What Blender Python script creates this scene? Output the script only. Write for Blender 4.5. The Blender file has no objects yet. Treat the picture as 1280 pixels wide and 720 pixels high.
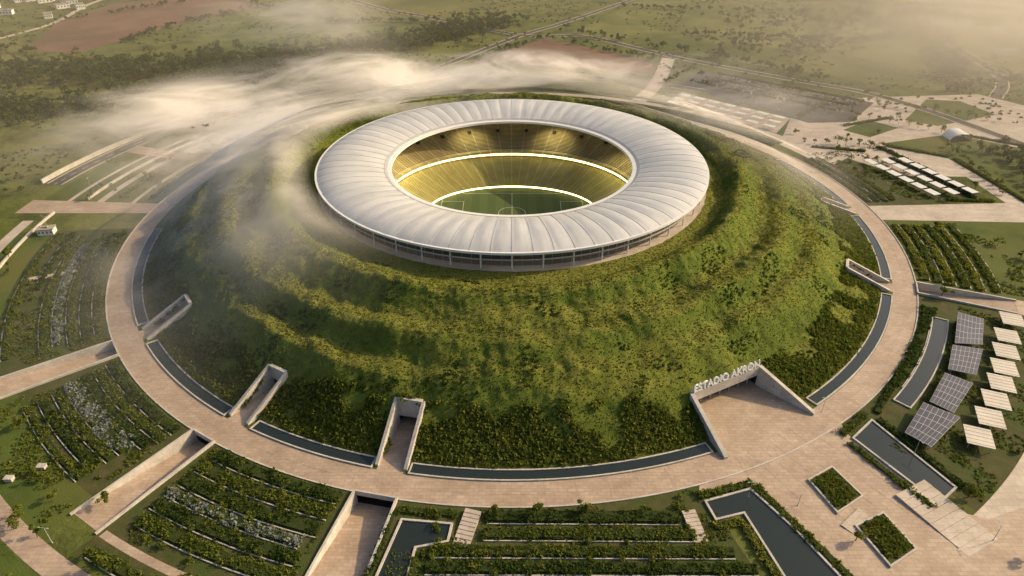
import bpy, math, random
import numpy as np
from mathutils import noise as mnoise, Vector
random.seed(4); rng=np.random.default_rng(7)
R=math.radians
SC=bpy.context.scene
COL=SC.collection
# ------------------------------------------------------------------ materials
def newmat(name):
    m=bpy.data.materials.new(name); m.use_nodes=True
    nt=m.node_tree; b=nt.nodes['Principled BSDF']
    return m,nt,b
def N(nt,t,**k):
    n=nt.nodes.new(t)
    for a,v in k.items(): setattr(n,a,v)
    return n
def ramp(nt,fac,stops):
    r=N(nt,'ShaderNodeValToRGB'); e=r.color_ramp.elements
    while len(e)<len(stops): e.new(0.5)
    for i,(p,c) in enumerate(stops):
        e[i].position=p; e[i].color=(*c,1) if len(c)==3 else c
    nt.links.new(fac,r.inputs[0]); return r.outputs[0]
def noise_tex(nt,scale,detail=5,rough=.6,vec=None,dist=0):
    n=N(nt,'ShaderNodeTexNoise'); n.inputs['Scale'].default_value=scale
    n.inputs['Detail'].default_value=detail; n.inputs['Roughness'].default_value=rough
    n.inputs['Distortion'].default_value=dist
    if vec is None:
        g=N(nt,'ShaderNodeNewGeometry'); vec=g.outputs['Position']
    nt.links.new(vec,n.inputs['Vector']); return n.outputs['Fac']
def mix(nt,f,a,b,mode='MIX'):
    m=N(nt,'ShaderNodeMix',data_type='RGBA',blend_type=mode)
    for i,v in ((0,f),(6,a),(7,b)):
        if isinstance(v,(int,float)): m.inputs[i].default_value=v
        elif isinstance(v,tuple): m.inputs[i].default_value=(*v,1)
        else: nt.links.new(v,m.inputs[i])
    return m.outputs[2]
def math_n(nt,op,a,b=None,c=None,clamp=False):
    m=N(nt,'ShaderNodeMath',operation=op); m.use_clamp=clamp
    for i,v in enumerate((a,b,c)):
        if v is None: continue
        if isinstance(v,(int,float)): m.inputs[i].default_value=v
        else: nt.links.new(v,m.inputs[i])
    return m.outputs[0]
def bump(nt,b,h,strength,dist=1.0):
    n=N(nt,'ShaderNodeBump'); n.inputs['Strength'].default_value=strength; n.inputs['Distance'].default_value=dist
    nt.links.new(h,n.inputs['Height']); nt.links.new(n.outputs[0],b.inputs['Normal'])
def surf(name,c1,c2,scale=.3,rough=.85,c3=None,fine=2.0,bs=.2,bd=.1,spec=.3):
    m,nt,b=newmat(name)
    n1=noise_tex(nt,scale,4); n2=noise_tex(nt,fine,3)
    col=ramp(nt,n1,[(.35,c1),(.65,c2)])
    if c3: 
        n3=noise_tex(nt,scale*.35,4,dist=.5)
        col=mix(nt,ramp(nt,n3,[(.45,(0,0,0)),(.62,(1,1,1))]),col,c3)
    col=mix(nt,.5,col,ramp(nt,n2,[(.3,(.6,.6,.6)),(.7,(1,1,1))]),'MULTIPLY')
    nt.links.new(col,b.inputs['Base Color']); b.inputs['Roughness'].default_value=rough
    b.inputs['Specular IOR Level'].default_value=spec
    if bs: bump(nt,b,n2,bs,bd)
    return m
M={}
M['conc']=surf('concrete',(.4,.34,.28),(.54,.47,.4),.08,fine=.7)
M['wall']=surf('wall_concrete',(.42,.39,.35),(.58,.54,.49),.15,fine=1.2)
M['edge']=surf('edging_concrete',(.26,.23,.18),(.4,.36,.3),.15,fine=1.2)
M['asph']=surf('asphalt',(.05,.048,.045),(.085,.08,.075),.1,fine=1.5)
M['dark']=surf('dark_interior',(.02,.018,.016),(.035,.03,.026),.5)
M['white']=surf('white_metal',(.74,.74,.72),(.82,.82,.8),.3,rough=.45,bs=0)
M['canvas']=surf('canopy_sheet',(.56,.51,.44),(.66,.61,.53),.1,rough=.6,bs=0)
M['steel']=surf('steel',(.4,.4,.4),(.5,.5,.5),.5,rough=.4,bs=0)
M['line']=surf('line_paint',(.72,.72,.7),(.8,.8,.78),.5,bs=0)
M['lawn']=surf('lawn_grass',(.06,.09,.018),(.1,.13,.03),.05,c3=(.12,.125,.035),fine=1.3,bs=.5,bd=.3,spec=.1)
M['soil']=surf('garden_groundcover',(.06,.07,.022),(.1,.09,.04),.2,c3=(.06,.085,.022),fine=1.5,bs=.5,bd=.3,spec=.1)
M['brown']=surf('ploughed_earth',(.15,.085,.06),(.21,.125,.09),.02,c3=(.13,.09,.055),fine=.5,spec=.1)
M['core']=surf('hedge_core',(.03,.045,.012),(.05,.065,.018),.8,fine=3,bs=.6,bd=.4,spec=.05)
M['bark']=surf('bark',(.08,.055,.035),(.13,.09,.06),1,fine=4)
def paving(name,c1,c2,sx):
    m,nt,b=newmat(name)
    g=N(nt,'ShaderNodeNewGeometry')
    bt=N(nt,'ShaderNodeTexBrick'); nt.links.new(g.outputs['Position'],bt.inputs['Vector'])
    bt.inputs['Scale'].default_value=1; bt.inputs['Brick Width'].default_value=sx; bt.inputs['Row Height'].default_value=sx*.5
    bt.inputs['Mortar Size'].default_value=.06; bt.inputs['Color1'].default_value=(*c1,1); bt.inputs['Color2'].default_value=(*c2,1)
    bt.inputs['Mortar'].default_value=(c1[0]*.7,c1[1]*.7,c1[2]*.7,1)
    n1=noise_tex(nt,.06,6); n2=noise_tex(nt,.6,5)
    col=mix(nt,.75,bt.outputs[0],ramp(nt,n1,[(.32,(.66,.62,.58)),(.65,(1,1,1))]),'MULTIPLY')
    col=mix(nt,.6,col,ramp(nt,n2,[(.35,(.75,.74,.72)),(.65,(1,1,1))]),'MULTIPLY')
    nt.links.new(col,b.inputs['Base Color']); b.inputs['Roughness'].default_value=.7
    return m
M['pave']=paving('paving',(.42,.32,.24),(.5,.39,.3),3.2)
M['pave2']=paving('paving_light',(.5,.43,.36),(.58,.5,.43),6)
m,nt,b=newmat('ground_scrub')
n1=noise_tex(nt,.004,6,.6,dist=.6); n2=noise_tex(nt,.03,6,.65); n3=noise_tex(nt,.35,5,.7)
col=ramp(nt,n1,[(.3,(.065,.095,.022)),(.45,(.115,.14,.034)),(.6,(.17,.175,.05)),(.75,(.2,.17,.07))])
col=mix(nt,ramp(nt,n2,[(.45,(0,0,0)),(.65,(.8,.8,.8))]),col,(.05,.065,.018))
col=mix(nt,.7,col,ramp(nt,n3,[(.3,(.5,.5,.5)),(.7,(1,1,1))]),'MULTIPLY')
nt.links.new(col,b.inputs['Base Color']); b.inputs['Roughness'].default_value=.95; b.inputs['Specular IOR Level'].default_value=.1
bump(nt,b,n3,.6,1.0); M['ground']=m
m,nt,b=newmat('mound_grass')
n1=noise_tex(nt,.03,6,.6,dist=.4); n2=noise_tex(nt,.25,6,.7); n3=noise_tex(nt,1.2,4,.7)
col=ramp(nt,n1,[(.32,(.08,.115,.018)),(.5,(.125,.165,.026)),(.66,(.185,.205,.035)),(.78,(.22,.2,.05))])
col=mix(nt,ramp(nt,n2,[(.47,(0,0,0)),(.7,(.6,.6,.6))]),col,(.045,.068,.013))
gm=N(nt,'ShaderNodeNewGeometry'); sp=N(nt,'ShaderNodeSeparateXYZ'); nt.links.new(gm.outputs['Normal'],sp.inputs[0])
col=mix(nt,ramp(nt,sp.outputs[2],[(.86,(0,0,0)),(.97,(.75,.75,.75))]),col,(.19,.19,.04))  # flats tinted lighter than steep faces, painted in to strengthen the relief
col=mix(nt,.6,col,ramp(nt,n3,[(.3,(.45,.45,.45)),(.7,(1,1,1))]),'MULTIPLY')
nt.links.new(col,b.inputs['Base Color']); b.inputs['Roughness'].default_value=.95; b.inputs['Specular IOR Level'].default_value=.1
hh=mix(nt,.5,n2,n3); bump(nt,b,hh,.75,1.3); M['mound']=m
def leaf(name,cols,scale=.05):
    m,nt,b=newmat(name)
    g=N(nt,'ShaderNodeNewGeometry')
    r=g.outputs['Random Per Island']
    n1=noise_tex(nt,scale,2)
    f=math_n(nt,'ADD',math_n(nt,'MULTIPLY',r,.45),math_n(nt,'MULTIPLY',n1,.6))
    k=len(cols)
    col=ramp(nt,f,[(.2+.6*i/(k-1),c) for i,c in enumerate(cols)])
    nt.nodes.remove(b); b=N(nt,'ShaderNodeBsdfDiffuse'); nt.links.new(col,b.inputs[0])
    t=N(nt,'ShaderNodeBsdfTranslucent'); nt.links.new(col,t.inputs[0])
    mx=N(nt,'ShaderNodeMixShader'); mx.inputs[0].default_value=.4
    nt.links.new(b.outputs[0],mx.inputs[1]); nt.links.new(t.outputs[0],mx.inputs[2])
    nt.links.new(mx.outputs[0],nt.nodes['Material Output'].inputs[0]); return m
M['leaf']=leaf('leaf_hedge',[(.07,.1,.016),(.12,.15,.025),(.19,.195,.04)])
M['leafd']=leaf('leaf_dark',[(.03,.055,.012),(.055,.085,.018),(.09,.115,.028)])
M['leafs']=leaf('leaf_silver',[(.19,.22,.18),(.26,.29,.25),(.33,.36,.32)])
M['leafm']=leaf('leaf_mound',[(.09,.12,.018),(.14,.17,.026),(.2,.21,.04),(.24,.2,.06)],.03)
M['leafy']=leaf('leaf_yellow',[(.17,.19,.03),(.23,.24,.042),(.3,.27,.06)])
m,nt,b=newmat('water'); b.inputs['Base Color'].default_value=(.018,.026,.022,1); b.inputs['Roughness'].default_value=.08
n1=noise_tex(nt,.8,3); bump(nt,b,n1,.08,.1); M['water']=m
# roof membrane with per-panel tone and radial streaks
m,nt,b=newmat('roof_membrane')
g=N(nt,'ShaderNodeNewGeometry'); s_=N(nt,'ShaderNodeSeparateXYZ'); nt.links.new(g.outputs['Position'],s_.inputs[0])
an=math_n(nt,'MULTIPLY',math_n(nt,'ARCTAN2',s_.outputs[1],s_.outputs[0]),72/(2*math.pi)); ln_=N(nt,'ShaderNodeVectorMath',operation='LENGTH'); nt.links.new(g.outputs['Position'],ln_.inputs[0])
cx=N(nt,'ShaderNodeCombineXYZ'); nt.links.new(math_n(nt,'MULTIPLY',an,3.0),cx.inputs[0]); nt.links.new(math_n(nt,'MULTIPLY',ln_.outputs['Value'],.05),cx.inputs[1])
n2=noise_tex(nt,1.0,4,vec=cx.outputs[0]); n1=noise_tex(nt,.03,4)
wn=N(nt,'ShaderNodeTexWhiteNoise',noise_dimensions='1D'); nt.links.new(math_n(nt,'FLOOR',an),wn.inputs['W'])
col=mix(nt,1.0,ramp(nt,n1,[(.3,(.64,.66,.69)),(.7,(.82,.82,.82))]),ramp(nt,n2,[(.3,(.76,.77,.79)),(.65,(1,1,1))]),'MULTIPLY')
col=mix(nt,1.0,col,ramp(nt,wn.outputs[0],[(0,(.9,.9,.92)),(1,(1,1,1))]),'MULTIPLY')
nt.links.new(col,b.inputs['Base Color']); b.inputs['Roughness'].default_value=.28
t=N(nt,'ShaderNodeBsdfTranslucent'); t.inputs[0].default_value=(.8,.78,.72,1)
mx=N(nt,'ShaderNodeMixShader'); mx.inputs[0].default_value=.22
nt.links.new(b.outputs[0],mx.inputs[1]); nt.links.new(t.outputs[0],mx.inputs[2]); nt.links.new(mx.outputs[0],nt.nodes['Material Output'].inputs[0]); M['roof']=m
m,nt,b=newmat('facade_glass'); b.inputs['Base Color'].default_value=(.1,.11,.1,1); b.inputs['Roughness'].default_value=.1; b.inputs['Metallic'].default_value=.4
b.inputs['Alpha'].default_value=.6; M['glass']=m
def seatmat(name,c1,c2,aisle):
    m,nt,b=newmat(name)
    g=N(nt,'ShaderNodeNewGeometry'); s=N(nt,'ShaderNodeSeparateXYZ'); nt.links.new(g.outputs['Position'],s.inputs[0])
    a=math_n(nt,'ARCTAN2',s.outputs[1],s.outputs[0])
    f=math_n(nt,'FRACT',math_n(nt,'MULTIPLY',a,56/(2*math.pi)))
    am=math_n(nt,'LESS_THAN',f,.09)
    n1=noise_tex(nt,.15,5); n2=noise_tex(nt,1.5,3)
    col=ramp(nt,n1,[(.35,c1),(.65,c2)])
    col=mix(nt,.5,col,ramp(nt,n2,[(.35,(.5,.5,.5)),(.65,(1,1,1))]),'MULTIPLY')
    col=mix(nt,am,col,aisle); nt.links.new(col,b.inputs['Base Color']); b.inputs['Roughness'].default_value=.6
    return m
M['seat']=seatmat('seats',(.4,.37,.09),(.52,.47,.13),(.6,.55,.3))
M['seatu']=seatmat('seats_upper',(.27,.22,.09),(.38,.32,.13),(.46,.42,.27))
m,nt,b=newmat('seat_riser'); b.inputs['Base Color'].default_value=(.14,.11,.05,1); M['riser']=m
def emis(name,c,s):
    m,nt,b=newmat(name); b.inputs['Emission Color'].default_value=(*c,1); b.inputs['Emission Strength'].default_value=s; b.inputs['Base Color'].default_value=(.8,.7,.4,1); return m
M['led']=emis('led_strip',(1,.75,.28),9)
m,nt,b=newmat('pitch_grass'); g=N(nt,'ShaderNodeNewGeometry'); s=N(nt,'ShaderNodeSeparateXYZ'); nt.links.new(g.outputs['Position'],s.inputs[0])
f=math_n(nt,'LESS_THAN',math_n(nt,'FRACT',math_n(nt,'MULTIPLY',s.outputs[0],1/11.)),.5)
col=mix(nt,f,(.05,.085,.018),(.062,.1,.022)); nt.links.new(col,b.inputs['Base Color']); b.inputs['Roughness'].default_value=.9; M['pitch']=m
m,nt,b=newmat('solar_cells'); tc=N(nt,'ShaderNodeTexCoord'); bt=N(nt,'ShaderNodeTexBrick'); bt.offset=0
nt.links.new(tc.outputs['UV'],bt.inputs['Vector']); bt.inputs['Scale'].default_value=1
bt.inputs['Brick Width'].default_value=1/7; bt.inputs['Row Height'].default_value=1/5; bt.inputs['Mortar Size'].default_value=.0045
bt.inputs['Color1'].default_value=(.05,.05,.07,1); bt.inputs['Color2'].default_value=(.075,.07,.09,1); bt.inputs['Mortar'].default_value=(.5,.5,.5,1)
nt.links.new(bt.outputs[0],b.inputs['Base Color']); b.inputs['Roughness'].default_value=.3; M['solar']=m

# ------------------------------------------------------------------ mesh helpers
def empty(name,loc=(0,0,0)):
    o=bpy.data.objects.new(name,None); o.location=loc; COL.objects.link(o); return o
def mk(name,V,F,mat,parent=None,smooth=False):
    me=bpy.data.meshes.new(name); me.from_pydata([tuple(v) for v in V],[],[tuple(f) for f in F])
    me.materials.append(M[mat] if isinstance(mat,str) else mat)
    if smooth: me.polygons.foreach_set('use_smooth',[True]*len(me.polygons))
    me.update(); o=bpy.data.objects.new(name,me); COL.objects.link(o)
    if parent: o.parent=parent
    return o
def mkq(name,V,mat,parent=None):
    n=len(V); me=bpy.data.meshes.new(name); me.vertices.add(n*4); me.loops.add(n*4); me.polygons.add(n)
    me.vertices.foreach_set('co',V.astype(np.float32).ravel())
    me.loops.foreach_set('vertex_index',np.arange(n*4,dtype=np.int32))
    me.polygons.foreach_set('loop_start',np.arange(0,n*4,4,dtype=np.int32))
    me.update(calc_edges=True); me.validate()
    me.materials.append(M[mat]); o=bpy.data.objects.new(name,me); COL.objects.link(o)
    if parent: o.parent=parent
    return o
class MB:
    def __init__(s): s.V=[];s.F=[]
    def add(s,V,F):
        o=len(s.V); s.V+=[tuple(v) for v in V]; s.F+=[tuple(i+o for i in f) for f in F]
    def hexa(s,b4,t4):
        s.add(list(b4)+list(t4),[(3,2,1,0),(4,5,6,7),(0,1,5,4),(1,2,6,5),(2,3,7,6),(3,0,4,7)])
    def box(s,c,d,rot=0):
        ca,sa=math.cos(rot),math.sin(rot); x,y,z=c; a,b,h=d[0]/2,d[1]/2,d[2]/2
        P=[(x+u*ca-v*sa,y+u*sa+v*ca) for u,v in ((-a,-b),(a,-b),(a,b),(-a,b))]
        s.hexa([(p[0],p[1],z-h) for p in P],[(p[0],p[1],z+h) for p in P])
    def prism(s,pts,z0,z1):
        n=len(pts); s.add([(p[0],p[1],z0) for p in pts]+[(p[0],p[1],z1) for p in pts],
          [tuple(range(n,2*n)),tuple(range(n-1,-1,-1))]+[(i,(i+1)%n,n+(i+1)%n,n+i) for i in range(n)])
    def wall(s,p,q,t,zb0,zt0,zb1,zt1,off=0):
        dx,dy=q[0]-p[0],q[1]-p[1]; L=math.hypot(dx,dy); nx,ny=-dy/L,dx/L
        a,b=off-t/2,off+t/2
        P=[(p[0]+nx*a,p[1]+ny*a),(q[0]+nx*a,q[1]+ny*a),(q[0]+nx*b,q[1]+ny*b),(p[0]+nx*b,p[1]+ny*b)]
        s.hexa([(*P[0],zb0),(*P[1],zb1),(*P[2],zb1),(*P[3],zb0)],[(*P[0],zt0),(*P[1],zt1),(*P[2],zt1),(*P[3],zt0)])
    def sector(s,r0,r1,a0,a1,z0,z1,step=1.0):
        n=max(1,int(abs(a1-a0)/step)); full=abs(abs(a1-a0)-360)<1e-6
        V=[];F=[]
        for i in range(n+1):
            a=R(a0+(a1-a0)*i/n); c,q=math.cos(a),math.sin(a)
            V+=[(r0*c,r0*q,z0),(r1*c,r1*q,z0),(r1*c,r1*q,z1),(r0*c,r0*q,z1)]
        for i in range(n):
            o=4*i; p=o+4
            F+=[(o+3,o+2,p+2,p+3),(o+1,p+1,p+2,o+2),(o,o+3,p+3,p),(o,p,p+1,o+1)]
        if not full: F+=[(0,1,2,3),(4*n+3,4*n+2,4*n+1,4*n)]
        s.add(V,F)
    def cyl(s,x,y,z0,z1,r0,r1,n=8):
        s.add([(x+r0*math.cos(2*math.pi*i/n),y+r0*math.sin(2*math.pi*i/n),z0) for i in range(n)]+
              [(x+r1*math.cos(2*math.pi*i/n),y+r1*math.sin(2*math.pi*i/n),z1) for i in range(n)],
              [(i,(i+1)%n,n+(i+1)%n,n+i) for i in range(n)]+[tuple(range(n,2*n)),tuple(range(n-1,-1,-1))])
    def obj(s,name,mat,parent=None,smooth=False): return mk(name,s.V,s.F,mat,parent,smooth)
def P(r,a): return (r*math.cos(R(a)),r*math.sin(R(a)))
def sheet(name,pts,z,mat,parent=None):
    return mk(name,[(p[0],p[1],z) for p in pts],[tuple(range(len(pts)))],mat,parent)
def arc_sheet(name,r0,r1,a0,a1,z,mat,parent=None):
    n=max(2,int(abs(a1-a0)/1.0)); V=[];F=[]
    for i in range(n+1):
        a=a0+(a1-a0)*i/n; V+=[(*P(r0,a),z),(*P(r1,a),z)]
    for i in range(n): o=2*i; F.append((o,o+1,o+3,o+2))
    return mk(name,V,F,mat,parent)
def smoothline(pts,k=8):
    out=[]; p=[pts[0]]+list(pts)+[pts[-1]]
    for i in range(1,len(p)-2):
        for j in range(k):
            t=j/k; a,b,c,d=p[i-1],p[i],p[i+1],p[i+2]
            out.append(tuple(.5*((2*b[m])+(-a[m]+c[m])*t+(2*a[m]-5*b[m]+4*c[m]-d[m])*t*t+(-a[m]+3*b[m]-3*c[m]+d[m])*t**3) for m in (0,1)))
    out.append(tuple(pts[-1])); return out
def road(name,pts,w,z,mat='asph',lines=True,kerb=True):
    e=empty(name); pts=smoothline(pts)
    def strip(nm,off,ww,zz,mt,dash=False):
        V=[];F=[]
        for i,p in enumerate(pts):
            q=pts[min(i+1,len(pts)-1)]; o=pts[max(i-1,0)]; dx,dy=q[0]-o[0],q[1]-o[1]; L=math.hypot(dx,dy) or 1; nx,ny=-dy/L,dx/L
            V+=[(p[0]+nx*(off-ww/2),p[1]+ny*(off-ww/2),zz),(p[0]+nx*(off+ww/2),p[1]+ny*(off+ww/2),zz)]
        for i in range(len(pts)-1):
            if dash and i%2: continue
            F.append((2*i,2*i+1,2*i+3,2*i+2))
        mk(nm,V,F,mt,e)
    strip('surface',0,w,z,mat)
    if lines: strip('centre_line',0,.3,z+.02,'line',True)
    if kerb:
        for sg in (-1,1): strip('kerb',sg*(w/2+.7),1.4,z+.12,'conc')
    return e
def leaves(C,rad,K,size,flat=.7):
    C=np.repeat(C,K,axis=0); n=len(C); rr=np.repeat(np.broadcast_to(rad,(n//K,)),K)
    d=rng.normal(size=(n,3)); d/=np.linalg.norm(d,axis=1)[:,None]
    d[:,2]=np.abs(d[:,2])*flat
    pos=C+d*(rr*rng.uniform(.45,1.05,n))[:,None]
    nrm=d+rng.normal(size=(n,3))*.6; nrm/=np.linalg.norm(nrm,axis=1)[:,None]
    t=np.cross(nrm,rng.normal(size=(n,3))); t/=np.linalg.norm(t,axis=1)[:,None]
    b=np.cross(nrm,t); s=(size*rng.uniform(.5,1.2,n))[:,None]; 
    k=rng.uniform(.5,1,(n,1))
    return np.stack([pos-t*s-b*s*k*.6,pos+t*s*.7-b*s*k,pos+t*s+b*s*k*.6,pos-t*s*.7+b*s*k],axis=1)

# ------------------------------------------------------------------ ground
ramps=[(-142.6,1.6,292,-4.5),(-121.7,1.55,291,-5.5),(-102.2,2.0,284,-6),(-22.6,1.4,288,-4.0)]
angs=set(round(a,3) for a in np.arange(-180,180,1.0))
for a,h,_,_ in ramps: 
    for s in (-1,1): angs.add(round(a+s*h,3))
angs=sorted(angs)
rs=[100,150,200,228,240.6,260,284,288,291,292,320,360,420,500,650,850,1200,1800,3000,6000]
V=[(0,0,0)];F=[];na=len(angs)
for r in rs:
    for a in angs: V.append((*P(r,a),0))
for j in range(na): F.append((0,1+j,1+(j+1)%na))
for i in range(len(rs)-1):
    for j in range(na):
        a=angs[j]; a2=angs[(j+1)%na]; mid=a+.5*((a2-a)%360)
        if any(abs(mid-ra)<h and rs[i]>=240 and rs[i+1]<=re for ra,h,re,_ in ramps): continue
        F.append((1+i*na+j,1+(i+1)*na+j,1+(i+1)*na+(j+1)%na,1+i*na+(j+1)%na))
mk('ground',V,F,'ground')
for a,h,re,zd in ramps:
    e=empty('access_ramp'); fl=MB(); wl=MB(); dk=MB()
    n=8
    for i in range(n):
        ra=240.6+(re-240.6)*i/n; rb=240.6+(re-240.6)*(i+1)/n; za=zd*(1-i/n); zb=zd*(1-(i+1)/n)
        fl.add([(*P(ra,a-h),za),(*P(rb,a-h),zb),(*P(rb,a+h),zb),(*P(ra,a+h),za)],[(0,1,2,3)])
    for s in (-1,1):
        wl.wall(P(240.7,a+s*h),P(re+1,a+s*h),.9,zd-.5,1.3,-.4,.7)
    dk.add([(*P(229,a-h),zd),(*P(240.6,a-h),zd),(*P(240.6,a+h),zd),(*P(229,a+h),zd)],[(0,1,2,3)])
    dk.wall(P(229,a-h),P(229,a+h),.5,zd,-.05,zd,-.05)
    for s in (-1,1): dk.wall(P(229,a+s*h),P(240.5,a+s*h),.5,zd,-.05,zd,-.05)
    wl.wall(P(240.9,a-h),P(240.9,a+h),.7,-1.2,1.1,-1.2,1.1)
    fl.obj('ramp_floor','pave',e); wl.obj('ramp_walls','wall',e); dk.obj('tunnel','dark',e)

# ------------------------------------------------------------------ mound
prof=[(110,28),(119,28),(122,28.6),(128,27.6),(135,28.6),(141,33.2),(145,35.2),(149,34.4),(153,30),(158,26),(163,24.6),(168,26.2),(172,27),(175,26),(180,20.5),(184,18.2),(189,19),(193,18.6),(197,15.6),(203,10.6),(210,5.8),(217,1.9),(222.5,.15)]
pr=np.array([p[0] for p in prof]); pz=np.array([p[1] for p in prof])
NR,NA=118,1260; r_in,r_out=110.,222.5
rr=np.linspace(r_in,r_out,NR); aa=np.linspace(-180,180,NA,endpoint=False)
Z=np.zeros((NR,NA)); SG=np.zeros((NR,NA))
for j,a in enumerate(aa):
    w=3.5*math.sin(R(a-90))+2.5*math.sin(R(a*3+10))+1.5*math.sin(R(a*7))
    w2=6*math.sin(R(a*1.0-60))+3.0*math.sin(R(a*4+80))+1.5*math.sin(R(a*9))
    ca,sa=math.cos(R(a)),math.sin(R(a))
    for i,r in enumerate(rr):
        k=min(1,max(0,(r-122)/15))*min(1,max(0,(218-r)/16))
        t=(r-110)/112.
        s=r-k*(w*(1-t)+w2*t)
        n=mnoise.fractal(Vector((r*ca/22,r*sa/22,3.1)),.9,2.1,5)
        n2=mnoise.fractal(Vector((r*ca/5,r*sa/5,7.7)),.8,2.1,3)
        SG[i,j]=s
        mm_=min(.75,max(0,.2+1.4*mnoise.noise(Vector((r*ca/70,r*sa/70,11)))))
        if r<134: mm_=0
        Z[i,j]=(1-mm_)*np.interp(s,pr,pz)+mm_*np.interp(s,[122,134,143,160,175,190,205,222.5],[28.5,30,34,31,25.8,18.5,9.8,.15])+k*(2.3*n+.45*n2)+.1*n2
cuts=[]
MP=[(-143.6,4.6,204),(-120.6,4.8,203),(-102.0,5.4,202),(-23.6,4.5,204),(.8,4.5,204),(165,4.5,204)]
def inpoly(x,y,poly):
    c=False;n=len(poly)
    for i in range(n):
        x1,y1=poly[i];x2,y2=poly[(i+1)%n]
        if (y1>y)!=(y2>y) and x<(x2-x1)*(y-y1)/(y2-y1)+x1: c=not c
    return c
for a,h,r0 in MP:
    d=(math.cos(R(a)),math.sin(R(a))); n=(-d[1],d[0])
    cuts.append([(d[0]*r+n[0]*s*h,d[1]*r+n[1]*s*h) for r,s in ((r0,-1),(226,-1),(226,1),(r0,1))])
PA,PB,PC,PD=(76,-190),(110,-172),(129,-192),(85,-217)
cuts.append([PA,PB,PC,(133,-198),(88,-225),PD])
inside=np.zeros((NR,NA),bool)
for i,r in enumerate(rr):
    if r<198: continue
    for j,a in enumerate(aa):
        x,y=P(r,a)
        for c in cuts:
            if inpoly(x,y,c): inside[i,j]=True;break
X=rr[:,None]*np.cos(np.radians(aa))[None]; Y=rr[:,None]*np.sin(np.radians(aa))[None]
V=np.stack([X,Y,Z],-1).reshape(-1,3); F=[]
for i in range(NR-1):
    for j in range(NA):
        k=(j+1)%NA
        if inside[i,j] or inside[i+1,j] or inside[i,k] or inside[i+1,k]: continue
        F.append((i*NA+j,(i+1)*NA+j,(i+1)*NA+k,i*NA+k))
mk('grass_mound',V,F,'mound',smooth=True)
def mz(r,a):
    fi=np.clip((r-r_in)/(r_out-r_in)*(NR-1),0,NR-1.001); fj=((a+180)%360)/360*NA
    i=fi.astype(int); j=fj.astype(int)%NA; return Z[i,j]*(1-(fi-i))+Z[i+1,j]*(fi-i)
def mound_pts(n,r0,r1,a0=-180,a1=180):
    r=np.sqrt(rng.uniform(r0*r0,r1*r1,n)); a=rng.uniform(a0,a1,n)
    i=np.clip(((r-r_in)/(r_out-r_in)*(NR-1)).round().astype(int),0,NR-1); j=(((a+180)%360)/360*NA).astype(int)%NA
    xx=r*np.cos(np.radians(a))-76; yy=r*np.sin(np.radians(a))+190; uu=xx*.8839+yy*.4677; vv=-xx*.4677+yy*.8839
    ok=~inside[i,j]&~((uu>-1)&(uu<39.5)&(vv>-3)&(vv<5.5)); r=r[ok];a=a[ok]; sg=SG[i,j][ok]
    return np.stack([r*np.cos(np.radians(a)),r*np.sin(np.radians(a)),mz(r,a)],-1),r,a,sg
def nz(C,s,o=0): return np.array([mnoise.noise(Vector((c[0]*s+o,c[1]*s,c[2]*s))) for c in C])
def ridge(sg): return np.exp(-((sg-142)/5.)**2)+np.exp(-((sg-168)/4.)**2)+np.exp(-((sg-188)/4.)**2)
C,r,a,sg=mound_pts(60000,122,221)
mkq('mound_grass_tufts',leaves(C,.3,4,.3),'leafm')
C,r,a,sg=mound_pts(60000,128,205); ok=rng.uniform(0,1,len(C))<ridge(sg)*.65*np.clip(.7+1.8*nz(C,.03,4),.05,1); C=C[ok]
mkq('ridge_grass_tufts',leaves(C,.6,6,.4),'leafy')
C,r,a,sg=mound_pts(36000,130,219); n=nz(C,.06); ok=(n-.35*ridge(sg)+(r-190)*.004)>.19; C=C[ok]
mkq('mound_shrubs',leaves(C,.75,8,.4),'leafd')
C,r,a,sg=mound_pts(24000,200,221.5); n=nz(C,.09,5); ok=(n+(r-204)/17*.55)>.0; C=C[ok]
mkq('mound_base_shrubs',leaves(C,rng.uniform(1.0,2.2,len(C)),13,.6),'leaf')

# mound portals
for a,h,r0 in MP:
    e=empty('mound_portal'); w=MB(); d=(math.cos(R(a)),math.sin(R(a))); n=(-d[1],d[0])
    f=lambda r,s:(d[0]*r+n[0]*s*h,d[1]*r+n[1]*s*h)
    z0=float(mz(np.array([r0-1.]),np.array([float(a)]))[0])+1.0
    for s in (-1,1): w.wall(f(r0-.5,s),f(227,s),1.3,-.2,z0,-.2,1.0,off=.5*s)
    w.wall(f(r0-.6,-1),f(r0-.6,1),1.6,4.2,z0,4.2,z0)
    w.obj('wing_walls','wall',e)
    sheet('floor',[f(r0-9,-1),f(229,-1),f(229,1),f(r0-9,1)],.06,'pave',e)
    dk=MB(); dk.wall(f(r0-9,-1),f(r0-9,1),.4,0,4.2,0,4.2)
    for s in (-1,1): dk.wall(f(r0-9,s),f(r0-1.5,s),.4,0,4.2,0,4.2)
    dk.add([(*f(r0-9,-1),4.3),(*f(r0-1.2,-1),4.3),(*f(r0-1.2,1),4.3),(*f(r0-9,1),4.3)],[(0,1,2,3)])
    dk.obj('tunnel','dark',e)
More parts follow.
